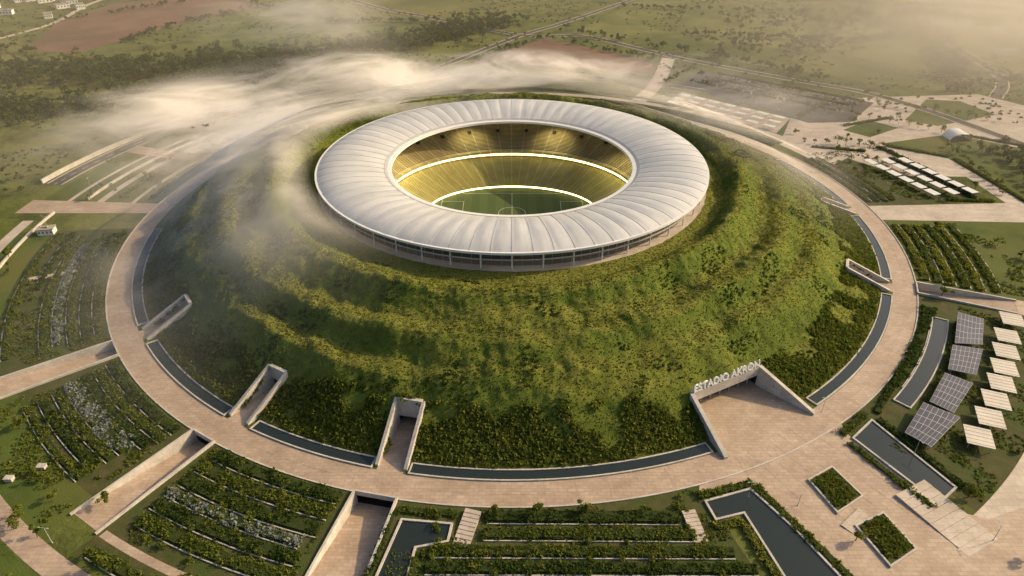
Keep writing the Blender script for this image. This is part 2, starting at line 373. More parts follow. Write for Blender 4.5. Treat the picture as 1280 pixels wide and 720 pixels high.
# main portal
e=empty('entrance_portal'); w=MB()
w.wall(PD,PA,1.8,-.2,1.0,-.2,10.6,off=.2); w.wall(PB,PC,1.8,-.2,10.6,-.2,1.0,off=.2)
w.wall(PA,PB,2.2,5.8,10.6,5.8,10.6,off=.6)
w.obj('walls','wall',e)
dx,dy=PB[0]-PA[0],PB[1]-PA[1];L=math.hypot(dx,dy);ux,uy=dx/L,dy/L;nx,ny=-uy,ux
q=lambda s,t:(PA[0]+ux*s+nx*t,PA[1]+uy*s+ny*t)
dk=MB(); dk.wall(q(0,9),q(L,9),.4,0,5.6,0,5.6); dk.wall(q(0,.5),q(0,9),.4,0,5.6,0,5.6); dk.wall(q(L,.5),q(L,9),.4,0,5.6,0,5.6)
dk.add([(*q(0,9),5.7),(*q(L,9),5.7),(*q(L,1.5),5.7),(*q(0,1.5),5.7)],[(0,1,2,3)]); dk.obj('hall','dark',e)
cm=MB()
for s in np.linspace(3,L-3,7): x,y=q(s,2.5); cm.cyl(x,y,0,5.6,.3,.3)
cm.obj('columns','steel',e)
tx=bpy.data.curves.new('sign_letters','FONT'); tx.body='ESTADIO AKRON'; tx.size=4.8; tx.extrude=.3; tx.offset=.1; tx.align_x='LEFT'; tx.materials.append(M['white'])
to=bpy.data.objects.new('sign_letters',tx); COL.objects.link(to); to.parent=e
x,y=q(.3,-.2); to.location=(x,y,10.75); to.rotation_euler=(R(80),0,math.atan2(dy,dx)); 
# ------------------------------------------------------------------ ring path, pools
arc_sheet('ring_path',228.8,240.6,-180,180,.05,'pave')
k=MB(); k.sector(240.6,241.2,-180,180,0,.35); k.obj('ring_kerb','wall')
def pool_arc(r0,r1,a0,a1):
    e=empty('reflecting_pool'); m=MB(); dr=.6; da=math.degrees(.6/r0)
    m.sector(r0-dr,r0,a0-da,a1+da,-.1,.6); m.sector(r1,r1+dr,a0-da,a1+da,-.1,.6)
    m.sector(r0,r1,a0-da,a0,-.1,.6); m.sector(r0,r1,a1,a1+da,-.1,.6); m.obj('coping','wall',e)
    arc_sheet('water',r0,r1,a0,a1,.25,'water',e)
for a0,a1 in [(-174,-146.2),(-141.2,-122.6),(-118.4,-104),(-100,-69.5),(-54.5,-26),(-21.4,-1.3),(3,24),(140,162)]: pool_arc(223.4,228,a0,a1)
pool_arc(248,254.5,-47.5,-29)
def inset(poly,d):
    n=len(poly); A=sum(poly[i][0]*poly[(i+1)%n][1]-poly[(i+1)%n][0]*poly[i][1] for i in range(n)); sg=1 if A>0 else -1
    out=[]
    for i in range(n):
        p0,p1,p2=poly[i-1],poly[i],poly[(i+1)%n]
        def nn(a,b): 
            dx,dy=b[0]-a[0],b[1]-a[1];L=math.hypot(dx,dy);return (-dy/L*sg,dx/L*sg)
        n1,n2=nn(p0,p1),nn(p1,p2); b=(n1[0]+n2[0],n1[1]+n2[1]); L=max(.4,(b[0]**2+b[1]**2)/2)
        out.append((p1[0]+b[0]*d/L,p1[1]+b[1]*d/L))
    return out
def rim(m,poly,t,z0,z1):
    ins=inset(poly,t); n=len(poly)
    for i in range(n):
        j=(i+1)%n; m.hexa([(*poly[i],z0),(*poly[j],z0),(*ins[j],z0),(*ins[i],z0)],[(*poly[i],z1),(*poly[j],z1),(*ins[j],z1),(*ins[i],z1)])
def pool_poly(poly):
    e=empty('reflecting_pool'); m=MB(); rim(m,poly,.8,-.1,.75); m.obj('coping','wall',e); sheet('water',inset(poly,.8),.25,'water',e)
PLR=[(71,-238),(90,-232),(101,-251),(109,-269),(116,-300),(94,-300),(90,-270),(84,-244),(73,-247)]
PLL=[(-40,-246),(-21,-248),(-22,-256),(-33,-258.5),(-36,-285),(-49,-285)]
PR=[(139,-206),(152,-195),(168,-232),(157,-240)]
for p in (PLR,PLL,PR): pool_poly(p)

# ------------------------------------------------------------------ surfaces
Z1,Z2,Z3=.02,.04,.08
arc_sheet('garden_soil',241.2,290,-175,-144.3,Z1,'soil'); arc_sheet('garden_soil',241.2,283,-141,-123.3,Z1,'soil')
arc_sheet('garden_soil',241.2,300,-120.1,-104.3,Z1,'soil'); arc_sheet('garden_soil',241.2,300,-100.1,-73,Z1,'soil')
arc_sheet('garden_soil',241.2,300,-55,-24.1,Z1,'soil'); arc_sheet('garden_soil',241.2,292,-21,-2.5,Z1,'lawn')
arc_sheet('garden_soil',241.2,330,3,24,Z1,'soil'); 
arc_sheet('lawn',283,303,-141,-123.3,Z1,'lawn'); arc_sheet('lawn',290,312,-175,-144.3,Z1,'lawn')
arc_sheet('lawn',292,345,-21,-2.5,Z1,'lawn'); arc_sheet('lawn',241.2,323,130,178,Z1,'lawn'); arc_sheet('lawn',241.2,323,25,130,Z1,'lawn')
arc_sheet('garden_path',258,261,118,177,Z2,'conc'); arc_sheet('garden_path',280,285,95,178,Z2,'conc'); arc_sheet('garden_path',303,306,110,178,Z2,'conc')
arc_sheet('garden_path',262,270,25,95,Z2,'pave2')
arc_sheet('radial_path',240.6,330,176.5,180,Z3,'pave'); arc_sheet('radial_path',240.6,330,158,160.5,Z3,'pave')
arc_sheet('radial_path',240.6,345,-2.3,2.6,Z3,'pave2'); arc_sheet('radial_path',288,345,-24,-21,Z2,'pave')
arc_sheet('radial_path',291,330,-143.8,-141.2,Z3,'pave')
arc_sheet('outer_path',303,311,-143,-108,Z3-.02,'pave'); arc_sheet('outer_path',311,318,-178,-143,Z3-.02,'conc')
arc_sheet('outer_path',296,312,-58,-40,Z3-.02,'pave2'); arc_sheet('outer_path',292,297,-40,-24,Z3-.02,'pave2')
arc_sheet('garden_path',289,292,-119.8,-104.4,Z3-.02,'pave')
plaza=[PA,PB,PC,(138,-196),(139,-206),(157,-241),(172,-246),(190,-240),(196,-250),(150,-300),(116,-300),(109,-269),(101,-251),(90,-232),(70,-234),(72,-228),PD]
mk('plaza_pavement',[(*p,.1) for p in [q(0,9),q(L,9)]+plaza[1:]+[PA]],[tuple(range(len(plaza)+2))],'pave')
up=[(219,126),(250,190),(330,250),(460,262),(500,200),(430,60),(400,-60),(340,-40),(335,60),(290,62),(262,96),(240,78)]
sheet('plaza_pavement',up,.05,'pave2')
sheet('parking_lot',[(170,290),(205,345),(345,235),(300,180),(262,178)],.07,'asph')
sheet('lawn',[(302,127),(340,100),(352,10),(400,20),(420,110),(372,150)],.09,'lawn')
sheet('lawn',[(285,160),(300,142),(335,165),(318,185)],.09,'lawn')
sheet('lawn',[(350,185),(372,170),(440,200),(430,240),(400,245)],.09,'lawn')
sheet('carport_yard',[(150,235),(170,266),(250,190),(225,152)],.09,'pave2')
sheet('ploughed_field',[(-589,441),(-640,611),(-620,740),(-462,800),(-382,711),(-470,560),(-515,420)],.06,'brown')
sheet('ploughed_field',[(-45,382),(41,499),(160,385),(155,330),(0,372)],.06,'brown')
sheet('ploughed_field',[(-1100,900),(-700,1000),(-500,1300),(-900,1500)],.06,'brown')
sheet('pasture',[(70,520),(230,400),(430,270),(560,330),(700,900),(300,1000),(170,700)],.03,surf('pasture_grass',(.12,.14,.035),(.18,.18,.055),.02,c3=(.085,.105,.025),fine=.4,spec=.1))
sheet('pasture',[(-360,720),(-240,600),(-40,600),(60,760),(-100,980),(-300,950)],.03,surf('pasture_grass_b',(.13,.14,.04),(.18,.17,.06),.015,c3=(.1,.11,.03),fine=.4,spec=.1))
road('ring_road',[P(333,t) for t in (-188,-195,-205,-220,-235,-250,-265,-280,-295,-305)],10,.1)
road('country_road',[(-600,1250),(-257,764),(-120,630),(10,518),(90,512),(150,450),(202,392),(290,315),(360,256),(409,150),(430,60),(420,-80)],9,.12,lines=False)
road('country_road',[(-90,345),(-72,375),(10,512),(70,590),(146,698),(420,1100)],8,.15,lines=False)
road('country_road',[(181,400),(150,300),(121,240)],12,.18,mat='conc',lines=False)
road('country_road',[(470,250),(520,330),(560,520),(700,900)],10,.15,lines=False)
road('perimeter_road',[P(345,t) for t in (-172,-160,-150,-140)],8,.14)
road('dirt_track',[(-720,330),(-640,560),(-660,760),(-600,1000)],8,.1,mat='conc',lines=False,kerb=False)
m=MB(); m.sector(342,343,118,172,0,3.2); m.obj('boundary_wall','wall')
m=MB(); m.sector(303,304,-180,-146,0,1.6); m.obj('garden_wall','wall')
m=MB(); m.sector(274,274.8,128,158,0,1.8);m.sector(292,292.8,135,176,0,1.8); m.obj('garden_wall','wall')

# ------------------------------------------------------------------ hedges
def hedge_arc(r,w,a0,a1,mat='leaf',h=1.2,wall=True,name='hedge_row'):
    e=empty(name); m=MB(); m.sector(r-w/2+.3,r+w/2-.3,a0,a1,0,h*.7,1.5); m.obj('core','core',e)
    L=R(abs(a1-a0))*r; n=int(L*w*1.0)
    a=rng.uniform(a0,a1,n); q_=rng.uniform(r-w/2+.1,r+w/2-.1,n)
    q_+=.5*np.sin(a*2.3+r)+.4*np.sin(a*5.1)
    C=np.stack([q_*np.cos(np.radians(a)),q_*np.sin(np.radians(a)),np.full(n,h*.35)+rng.uniform(-.2,.3,n)],-1)
    g=nz(C,.15,9); ok=g>-.38; C=C[ok]; g=g[ok]
    mkq('foliage',leaves(C,rng.uniform(.7,1.25,len(C))*h*(.9+.8*g),12,.42),mat,e)
    if wall:
        m=MB(); m.sector(r+w/2+.5,r+w/2+.9,a0,a1,0,.45); m.obj('edging','wall',e)
def hedge_line(p,q,w,mat='leaf',h=1.2,wall=True,name='hedge_row'):
    e=empty(name); m=MB(); m.wall(p,q,w-.6,0,h*.7,0,h*.7); m.obj('core','core',e)
    dx,dy=q[0]-p[0],q[1]-p[1]; L=math.hypot(dx,dy); nx,ny=-dy/L,dx/L; n=max(6,int(L*w*1.0))
    t=rng.uniform(0,1,n); s=rng.uniform(-w/2+.1,w/2-.1,n)
    C=np.stack([p[0]+dx*t+nx*s,p[1]+dy*t+ny*s,np.full(n,h*.35)+rng.uniform(-.2,.3,n)],-1); g=nz(C,.15,9)
    mkq('foliage',leaves(C,rng.uniform(.7,1.25,len(C))*h*(.9+.8*g),12,.42),mat,e)
    if wall:
        m=MB(); m.wall(p,q,.4,0,.45,0,.45,off=-w/2-.7); m.obj('edging','wall',e)
for r_,w_,a0,a1,mt in [(245,3.6,-174,-147,'leaf'),(251,3.4,-173,-146,'leafd'),(257,3.4,-172,-146,'leaf'),(263,4,-170,-147,'leafs'),(269,3.4,-173,-146,'leaf'),(276,2.6,-174,-160,'leafd'),(285,2.6,-174,-147,'leaf'),
   (245,4.2,-140,-124.5,'leafd'),(251,3.8,-139.5,-124.5,'leaf'),(257,3.6,-139.5,-125,'leafd'),(263,5.2,-139,-126,'leafs'),(259.5,2,-138,-127,'leafs'),(269,3.4,-138.5,-126,'leaf'),(275,3.4,-138,-127,'leafd'),(281,2.6,-138,-126,'leaf'),
   (245,5,-118.5,-105.2,'leafd'),(252.5,4.8,-118.8,-105.2,'leaf'),(260,5,-118.8,-105.2,'leafd'),(266.5,3.6,-118.8,-106,'leafs'),(272.5,4.8,-118.8,-105.5,'leafd'),(280,4.6,-118.5,-105.5,'leaf'),(297,4,-119,-107,'leaf'),
   (246,3.6,-20,-4,'leafy'),(252.5,3.6,-20,-4,'leaf'),(259,3.6,-20.2,-4,'leafy'),(266,3.6,-20.3,-4,'leaf'),(273,3.6,-20.3,-4,'leafy'),(281,3.6,-20,-4,'leaf'),
   (244.5,3.6,-45,-27,'leafd'),(258.5,2.6,-46,-29,'leaf'),(245,3,4,22,'leaf'),(251,3,4,22,'leafd'),(257,3,4,22,'leaf'),(320,4,4,22,'leafd'),
   (246,3,132,157,'leaf'),(252,3,132,157,'leafd'),(266,3,125,157,'leaf'),(272,3,162,175,'leaf'),(250,3,162,175,'leafd'),(296,3,130,157,'leafd'),
   (246,4,30,90,'leafd'),(255,4,30,125,'leaf'),(278,3,60,118,'leafd')]:
    hedge_arc(r_,w_,a0,a1,mt,h=1.4)
for y0,x0,x1,w_,mt in [(-245.5,-9,60,5,'leafd'),(-253,-10,64,4.2,'leaf'),(-260,-28,76,4,'leaf'),(-266.5,-29,82,4,'leafd'),(-274,-29,84,4.6,'leaf'),(-282,-29,86,4.6,'leafd')]:
    hedge_line((x0,y0+.5),(x1,y0),w_,mt,h=1.5)
hedge_line((70,-236),(91,-229.6),3,'leaf',1.3,False); hedge_line((92,-231),(112,-270),3,'leaf',1.3,False); hedge_line((112,-270),(119,-300),3,'leaf',1.3,False)
hedge_line((72,-249.5),(83,-247),3,'leafy',1.3,False); hedge_line((82,-247),(88,-270),3,'leafy',1.3,False); hedge_line((88,-270),(92,-300),3,'leafy',1.3,False)
hedge_line((-20,-244),(-42,-242),3,'leaf',1.2,False); hedge_line((-43,-243),(-51,-285),2.6,'leafd',1.2,False); hedge_line((-19,-258.5),(-31,-261),2.6,'leaf',1.2,False); hedge_line((-33,-262),(-34,-285),2.6,'leaf',1.2,False)
hedge_line((136,-204),(151,-191.5),3,'leaf',1.4,False); hedge_line((155,-195),(171,-232),3,'leafd',1.4,False); hedge_line((137,-209),(154,-241),2.6,'leaf',1.3,False)
hedge_line((156,-191),(222,-112),2.6,'leafd',1.3,False)
def polar_scatter(n,r0,r1,a0,a1,thr,rad,K,size,mat,name,z=.1):
    a=rng.uniform(a0,a1,n); r=rng.uniform(r0,r1,n); C=np.stack([r*np.cos(np.radians(a)),r*np.sin(np.radians(a)),np.full(n,z)],-1)
    C=C[nz(C,.07,3)>thr]; mkq(name,leaves(C,rad,K,size),mat)
for r0,r1,a0,a1,n in [(242,288,-174,-145,5200),(242,300,-140,-124,4200),(242,300,-119.5,-105,4200),(242,285,-99,-73,4500),(260,295,-54,-25,2600),(242,300,-20,-3,2600),(242,325,4,24,2600)]:
    polar_scatter(n,r0,r1,a0,a1,.02,.7,6,.34,'leaf','ground_cover_plants')
for poly in ([(113,-228),(125,-221),(131,-236),(118,-244)],[(122,-249),(135,-243),(139.5,-259),(127,-266)]):
    e=empty('planter'); m=MB(); rim(m,poly,.7,0,.8); m.obj('kerb','wall',e); sheet('soil',inset(poly,.7),.5,'soil',e)
    a_,b_,c_,d_=[np.array(p) for p in inset(poly,1.6)]; n=170; u=rng.uniform(0,1,(n,1));v=rng.uniform(0,1,(n,1))
    xy=(a_*(1-u)+b_*u)*(1-v)+(d_*(1-u)+c_*u)*v; C=np.concatenate([xy,np.full((n,1),.7)],1)
    mkq('shrubs',leaves(C,1.2,12,.42),'leaf',e)
def steps(p,q,w,n,h=.17,name='garden_steps'):
    m=MB(); dx,dy=(q[0]-p[0])/n,(q[1]-p[1])/n; ang=math.atan2(dy,dx)
    for i in range(n): m.box((p[0]+dx*(i+.5),p[1]+dy*(i+.5),(n-i)*h/2),(math.hypot(dx,dy)*.98,w,(n-i)*h),ang)
    m.obj(name,'pave2')
steps((-14,-243),(-18,-258),6,9); steps((64,-243),(66,-256),5,8)
steps((150,-232),(163,-258),16,8,.12); steps((122,-245),(126,-250),12,3,.15)
steps((-247,-75),(-275,-84),4,8,.12)

# ------------------------------------------------------------------ solar arrays and canopies
def lift(p,z): return (p[0]*(1-z/203),-408+(p[1]+408)*(1-z/203))
for poly in [[(217,-141),(230,-142),(242,-122),(232,-116)],[(203,-161),(214,-165),(227,-147),(214,-144)],[(183,-183),(190,-190),(208,-172),(199,-165)],[(163,-202),(170,-210),(190,-194),(179,-185)]]:
    e=empty('solar_array'); pp=[lift(p,3.4) for p in poly]
    c=np.mean(pp,0)
    V=[(*pp[i],z) for i,z in enumerate((3.2,2.9,3.9,4.2))]
    o=mk('panels',V,[(0,1,2,3)],'solar',e); uv=o.data.uv_layers.new()
    for i,t in enumerate(((0,0),(1,0),(1,1),(0,1))): uv.data[i].uv=t
    m=MB(); V2=[(v[0],v[1],v[2]-.15) for v in V]; V3=[(v[0],v[1],v[2]-.35) for v in V]
    m.hexa(V3,V2); 
    for v in V: m.cyl(c[0]+(v[0]-c[0])*.85,c[1]+(v[1]-c[1])*.85,0,v[2]-.35,.15,.15,6)
    m.obj('frame','white',e)
def canopy(x,y,w,d,rot,h=3.2,name='shade_canopy',mt='canvas'):
    e=empty(name); m=MB(); m.box((x,y,h),(w,d,.25),rot)
    ca,sa=math.cos(rot),math.sin(rot)
    n=5
    for i in range(n):
        u=-w/2+w*(i+.5)/n; m.box((x+u*ca,y+u*sa,h+.17),(.18,d,.09),rot)
    m.obj('roof',mt,e); m=MB()
    for u in (-1,1):
        for v in (-1,1): m.cyl(x+u*w*.42*ca-v*d*.4*sa,y+u*w*.42*sa+v*d*.4*ca,0,h-.12,.14,.14,6)
    m.obj('posts','steel',e)
for x,y in [(253,-126),(242,-140),(234,-152),(226,-164),(218,-175),(209,-186),(200,-197),(189,-208)]:
    canopy(x,y,11.5,10,math.atan2(-8.5,12)+R(90)+R(14))
t=math.atan2(-76,80)
for k_ in range(3):
    for i in range(7):
        s=(i+.5)/7; x=160+82*s-8*k_+(2); y=256-75*s-11.5*k_; canopy(x,y,10.5,5.5,t,2.8,'carport','white')
for k_ in range(3):
    for i in range(6):
        s=(i+.5)/6; x=272+14*k_-(-22)*s; y=88-66*s+1.5*k_; canopy(x,y,9.5,6.0,math.atan2(-66,22),2.8,'carport','white')

# ------------------------------------------------------------------ stadium
st=empty('stadium')
NS=256
def rev(name,pr_,mat,close=False,smooth=False,n=NS):
    V=[];F=[];k=len(pr_)
    for i in range(n):
        a=2*math.pi*i/n
        for (ra,rb,z) in pr_: V.append((ra*math.cos(a),rb*math.sin(a),z))
    for i in range(n):
        j=(i+1)%n
        for m_ in range(k if close else k-1):
            m2=(m_+1)%k; F.append((i*k+m_,j*k+m_,j*k+m2,i*k+m2))
    return mk(name,V,F,mat,st,smooth)
NP=72; per=6; n=NP*per; prof2=[(79.5,37.2),(83,38.2),(88,39.3),(95,40.4),(102,41.0),(109,41.0),(114,40.5),(118,39.6),(120.3,38.8)]
V=[];F=[];k=len(prof2)
for i in range(n):
    a=2*math.pi*i/n; u=(i%per)/per; pil=math.sin(math.pi*u)
    for j,(r,z) in enumerate(prof2):
        e_=math.sin(math.pi*j/(k-1)); V.append((r*math.cos(a),r*math.sin(a),z+.45*pil*(.2+.8*e_)))
for i in range(n):
    j=(i+1)%n
    for m_ in range(k-1): F.append((i*k+m_,i*k+m_+1,j*k+m_+1,j*k+m_))
mk('roof_membrane',V,F,'roof',st,True)
m=MB()
for i in range(NP):
    a=360*i/NP
    for j in range(k-1):
        (r0,z0),(r1,z1)=prof2[j],prof2[j+1]; m.wall(P(r0,a),P(r1,a),.22,z0-.5,z0+.16,z1-.5,z1+.16)
m.obj('roof_ribs','steel',st)
c=lambda r,z:(r,r,z)
rev('roof_inner_ring',[c(75.6,35.2),c(75.6,36.6),c(78.2,36.9),c(78.2,35.0)],'white',True)
rev('roof_inner_band',[c(78.25,35.4),c(78.25,36.95),c(80.0,37.6),c(80.0,36.4)],'steel',True)
rev('roof_outer_gutter',[c(119.8,38.0),c(119.8,38.9),c(121.4,38.9),c(121.4,37.7),c(120.2,37.5)],'white',True)
rev('facade_glass',[c(115.5,28),c(115.5,38)],'glass')
rev('concourse_slab',[c(107,28.4),c(121.5,28.4),c(121.5,27.0)],'conc')
rev('concourse_beam',[c(119,33.2),c(119,33.6),c(118.3,33.6),c(118.3,33.2)],'steel',True)
rev('concourse_back',[c(111,28.4),c(111,35)],'seatu')
m=MB()
for i in range(48):
    x,y=P(118.6,i*7.5); m.cyl(x,y,28,38.2,.35,.35,8)
m.obj('facade_columns','white',st)
m=MB()
for i in range(144):
    x,y=P(115.8,i*2.5); m.box((x,y,33),(.15,.15,10),R(i*2.5))
m.obj('mullions','steel',st)
def tier(name,A0,B0,z0,A1,B1,z1,rows,mat):
    V=[];F=[];pts=[]
    for i in range(rows):
        f0=i/rows; f1=(i+1)/rows; z=z0+(z1-z0)*f0
        pts+= [(A0+(A1-A0)*f0,B0+(B1-B0)*f0,z),(A0+(A1-A0)*f1,B0+(B1-B0)*f1,z)]
    pts.append((A1,B1,z1)); k=len(pts)
    for i in range(NS):
        a=2*math.pi*i/NS
        for (x,y,z) in pts: V.append((x*math.cos(a),y*math.sin(a),z))
    mi=[]
    for i in range(NS):
        j=(i+1)%NS
        for m_ in range(k-1): F.append((i*k+m_,i*k+m_+1,j*k+m_+1,j*k+m_)); mi.append(m_%2)
    o=mk(name,V,F,mat,st); o.data.materials.append(M['riser']); o.data.polygons.foreach_set('material_index',mi)
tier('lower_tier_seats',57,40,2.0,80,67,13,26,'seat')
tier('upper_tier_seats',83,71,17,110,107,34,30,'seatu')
rev('pitch_wall',[(56.5,39.5,.1),(56.5,39.5,2.0),(57,40,2.0)],'wall')
rev('pitch_led',[(56.3,39.3,1.1),(56.3,39.3,2.0)],'led')
rev('tier_wall',[(80,67,13),(80.5,67.6,13),(80.5,67.6,17.0),(83,71,17)],'seatu')
rev('tier_led',[(80.3,67.3,14.2),(80.3,67.3,15.2)],'led')
rev('upper_led',[(108.5,105.5,33.6),(108.5,105.5,34.0)],'led')
rev('bowl_back_wall',[(110,107,34),(111,111,36),(111,111,28)],'wall')
m=MB()
for i in range(28): 
    a=2*math.pi*(i+.5)/28; x,y=96*math.cos(a),88*math.sin(a); m.box((x,y,25.6),(2.6,2.2,1.6),a)
m.obj('vomitories','dark',st)
m=MB()
for i in range(14):
    a=2*math.pi*(i+.5)/14; x,y=101*math.cos(a),97*math.sin(a); m.box((x,y,34.5),(.6,1.6,.8),a)
m.obj('floodlights','led',st)
for i in range(8):
    a=2*math.pi*(i+.5)/8; ld=bpy.data.lights.new('bowl_lamp','SPOT'); ld.spot_size=R(120); ld.spot_blend=.5; ld.energy=20000; ld.color=(1,.86,.5); ld.shadow_soft_size=1.5
    lo_=bpy.data.objects.new('bowl_lamp',ld); COL.objects.link(lo_); lo_.parent=st; lo_.location=(79*math.cos(a),79*math.sin(a),34.6); lo_.rotation_euler=Vector((-.15*math.cos(a),-.15*math.sin(a),1)).to_track_quat('Z','Y').to_euler()
sheet('pitch',[(58*math.cos(t_),41*math.sin(t_)) for t_ in np.linspace(0,2*math.pi,96,endpoint=False)],.1,'pitch',st)
m=MB()
def ln(x0,y0,x1,y1,w=.18): m.wall((x0,y0),(x1,y1),w,.11,.14,.11,.14)
for s in (-1,1):
    ln(-48,s*31,48,s*31); ln(s*48,-31,s*48,31); ln(s*48,-18,s*33,-18);ln(s*48,18,s*33,18);ln(s*33,-18,s*33,18)
ln(0,-31,0,31); m.sector(8.9,9.1,0,360,.11,.14,6); m.obj('pitch_lines','line',st)
for s in (-1,1):
    m=MB(); m.box((s*48,-3.7,1.3),(.15,.15,2.44)); m.box((s*48,3.7,1.3),(.15,.15,2.44)); m.box((s*48,0,2.6),(.15,7.5,.15)); m.obj('goal','white',st)

# ------------------------------------------------------------------ trees
def tree_quads(C,H,Rr,nb,K,size):
    n=len(C); sub=[]
    for b in range(nb):
        off=rng.normal(size=(n,3))*np.stack([Rr*.42,Rr*.42,H*.13],-1)
        sub.append(C+off+np.stack([0*H,0*H,H*.62],-1))
    S=np.concatenate(sub); rad=np.tile(Rr*.55,nb)*rng.uniform(.7,1.2,n*nb)
    return leaves(S,rad,K,size,1.0)
def trunks(C,H,name,parent):
    m=MB()
    for c_,h in zip(C,H):
        m.cyl(c_[0],c_[1],c_[2],c_[2]+h*.6,h*.035,h*.015,5)
    m.obj(name,'bark',parent)
def tree_mass(name,C,h0,h1,mat,K=22,nb=4,size=.75):
    C=np.array([(x,y,0) for x,y in C],float); n=len(C); H=rng.uniform(h0,h1,n); Rr=H*rng.uniform(.38,.6,n)
    e=empty(name); mkq('foliage',tree_quads(C,H,Rr,nb,K,size),mat,e); trunks(C,H,'trunks',e)
def along(pts,n,w):
    pts=np.array(pts,float); seg=np.linalg.norm(np.diff(pts,axis=0),axis=1); cs=np.r_[0,np.cumsum(seg)]
    t=rng.uniform(0,cs[-1],n); i=np.clip(np.searchsorted(cs,t)-1,0,len(seg)-1); f=(t-cs[i])/seg[i]
    p=pts[i]+(pts[i+1]-pts[i])*f[:,None]; return p+rng.normal(size=(n,2))*w
tree_mass('distant_trees',along([(-640,300),(-420,340),(-250,395),(-150,450),(-60,540),(-20,590)],800,24),8,14,'leafd',16,4,1.1)
tree_mass('distant_trees',along([(-560,230),(-430,200),(-370,240),(-340,300),(-230,350)],460,20),7,11,'leafd',16,4,1.0)
tree_mass('distant_trees',along([(-420,80),(-440,-20),(-400,-80)],200,14),5,9,'leafd',16,4,.9)
tree_mass('distant_trees',along([(60,545),(150,475),(230,405),(330,305)],46,4),6,10,'leafd',20,4,.9)
tree_mass('distant_trees',along([(250,480),(330,430),(420,480)],80,22),6,11,'leafd',18,4,.9)
tree_mass('distant_trees',along([(300,600),(500,560),(700,700)],160,30),7,12,'leafd',16,4,1.1)
tree_mass('distant_trees',along([(-900,900),(-300,820),(100,900),(600,1000),(1100,1100)],360,30),8,14,'leafd',14,4,1.5)
tree_mass('distant_trees',along([(395,110),(385,40),(372,-10)],90,9),5,9,'leafd',24,4,.7)
tree_mass('distant_trees',along([(450,300),(520,430),(560,640)],140,12),6,11,'leafd',16,4,.9)
tree_mass('distant_trees',along([(-45,380),(41,500),(164,385)],50,3),4,7,'leafd',18,4,.8)
C=[(175+ i*14+rng.normal()*1.5, 345-i*11+rng.normal()*1.5) for i in range(13)]+[(185+ i*13,300-i*11) for i in range(9)]+[(200+i*13,318-i*11) for i in range(10)]
tree_mass('parking_trees',C,5,7,'leafd',26,4,.6)
C=rng.uniform(-1,1,(9000,2))*np.array([900,500])+np.array([0,700]); 
C=C[(np.hypot(C[:,0],C[:,1])>350)]; C=np.concatenate([C,np.stack([rng.uniform(-420,-345,500),rng.uniform(-150,250,500)],-1),np.stack([rng.uniform(440,700,900),rng.uniform(-50,400,900)],-1)])
C=np.array([c_ for c_ in C if not inpoly(c_[0],c_[1],[(-45,382),(41,499),(160,385),(155,330)]) and not inpoly(c_[0],c_[1],[(-589,441),(-640,611),(-620,740),(-462,800),(-382,711),(-470,560)])])
C3=np.concatenate([C,np.zeros((len(C),1))],1); n=nz(C3,.012,2); C3=C3[n>-.08]
mkq('field_scrub',leaves(C3,rng.uniform(1.0,2.6,len(C3)),10,.9),'leafd')
def tree_mesh(seed,h,rad):
    global rng
    rs_=rng; rng=np.random.default_rng(seed)
    Q=tree_quads(np.zeros((1,3)),np.array([h]),np.array([rad]),9,60,.34); rng=rs_
    m=MB(); m.cyl(0,0,0,h*.5,.22,.14,7)
    for i in range(5):
        a=i*1.257+.3*seed; p=(rad*.5*math.cos(a),rad*.5*math.sin(a))
        b=[(.1*math.cos(a+s),.1*math.sin(a+s),h*.4) for s in (0,2.1,4.2)]; t_=[(p[0]+.04*math.cos(a+s),p[1]+.04*math.sin(a+s),h*.72) for s in (0,2.1,4.2)]
        m.add(b+t_,[(0,1,4,3),(1,2,5,4),(2,0,3,5)])
    n0=len(m.V); me=bpy.data.meshes.new('broadleaf_tree')
    V=m.V+[tuple(v) for v in Q.reshape(-1,3)]; F=m.F+[(n0+4*i,n0+4*i+1,n0+4*i+2,n0+4*i+3) for i in range(len(Q))]
    me.from_pydata(V,[],F); me.materials.append(M['bark']); me.materials.append(M['leaf'])
    me.polygons.foreach_set('material_index',[0]*len(m.F)+[1]*len(Q)); me.update(); return me
TM=[tree_mesh(s,5.5,2.3) for s in (1,2,3)]
def place(me,name,x,y,z=0,rot=0,s=1):
    o=bpy.data.objects.new(name,me); o.location=(x,y,z); o.rotation_euler=(0,0,rot); o.scale=(s,s,s); COL.objects.link(o); return o
for i,(x,y) in enumerate([(-6,-243.5),(9,-244),(27,-243),(-143,-262),(-136,-266),(-176,-250),(-170,-238),(-296,-60),(-205,-200),(120,-255),(205,-213),(170,-236),(300,20),(270,-20),(305,-60),(330,40),(280,140),(300,175),(-262,160),(-300,190),(-270,60),(-290,20),(-310,100),(310,150),(345,190),(260,110),(240,150),(232,-100),(240,-90),(-150,-238)]):
    place(TM[i%3],'broadleaf_tree',x,y,0,i*1.7,.7+.5*((i*37)%10)/10)
m=MB(); m.cyl(0,0,0,8,.12,.07,8); m.cyl(0,0,0,.5,.25,.2,8); m.box((.9,0,8.0),(1.9,.1,.1)); m.box((1.9,0,7.95),(.9,.35,.14)); m.box((-.6,0,8.0),(1.2,.1,.1)); m.box((-1.3,0,7.95),(.7,.35,.14))
lo=m.obj('street_lamp','steel'); lo.location=(88,-236,0)
for i,(x,y) in enumerate([(133,-190),(105,-240),(160,-215),(-160,-256),(-280,-100),(-300,40),(-297,-20),(245,60),(262,30),(300,110),(200,180),(285,200),(-250,180),(-200,260),(168,-255),(244,-60),(-152,-290)]):
    place(lo.data,'street_lamp',x,y,0,i)
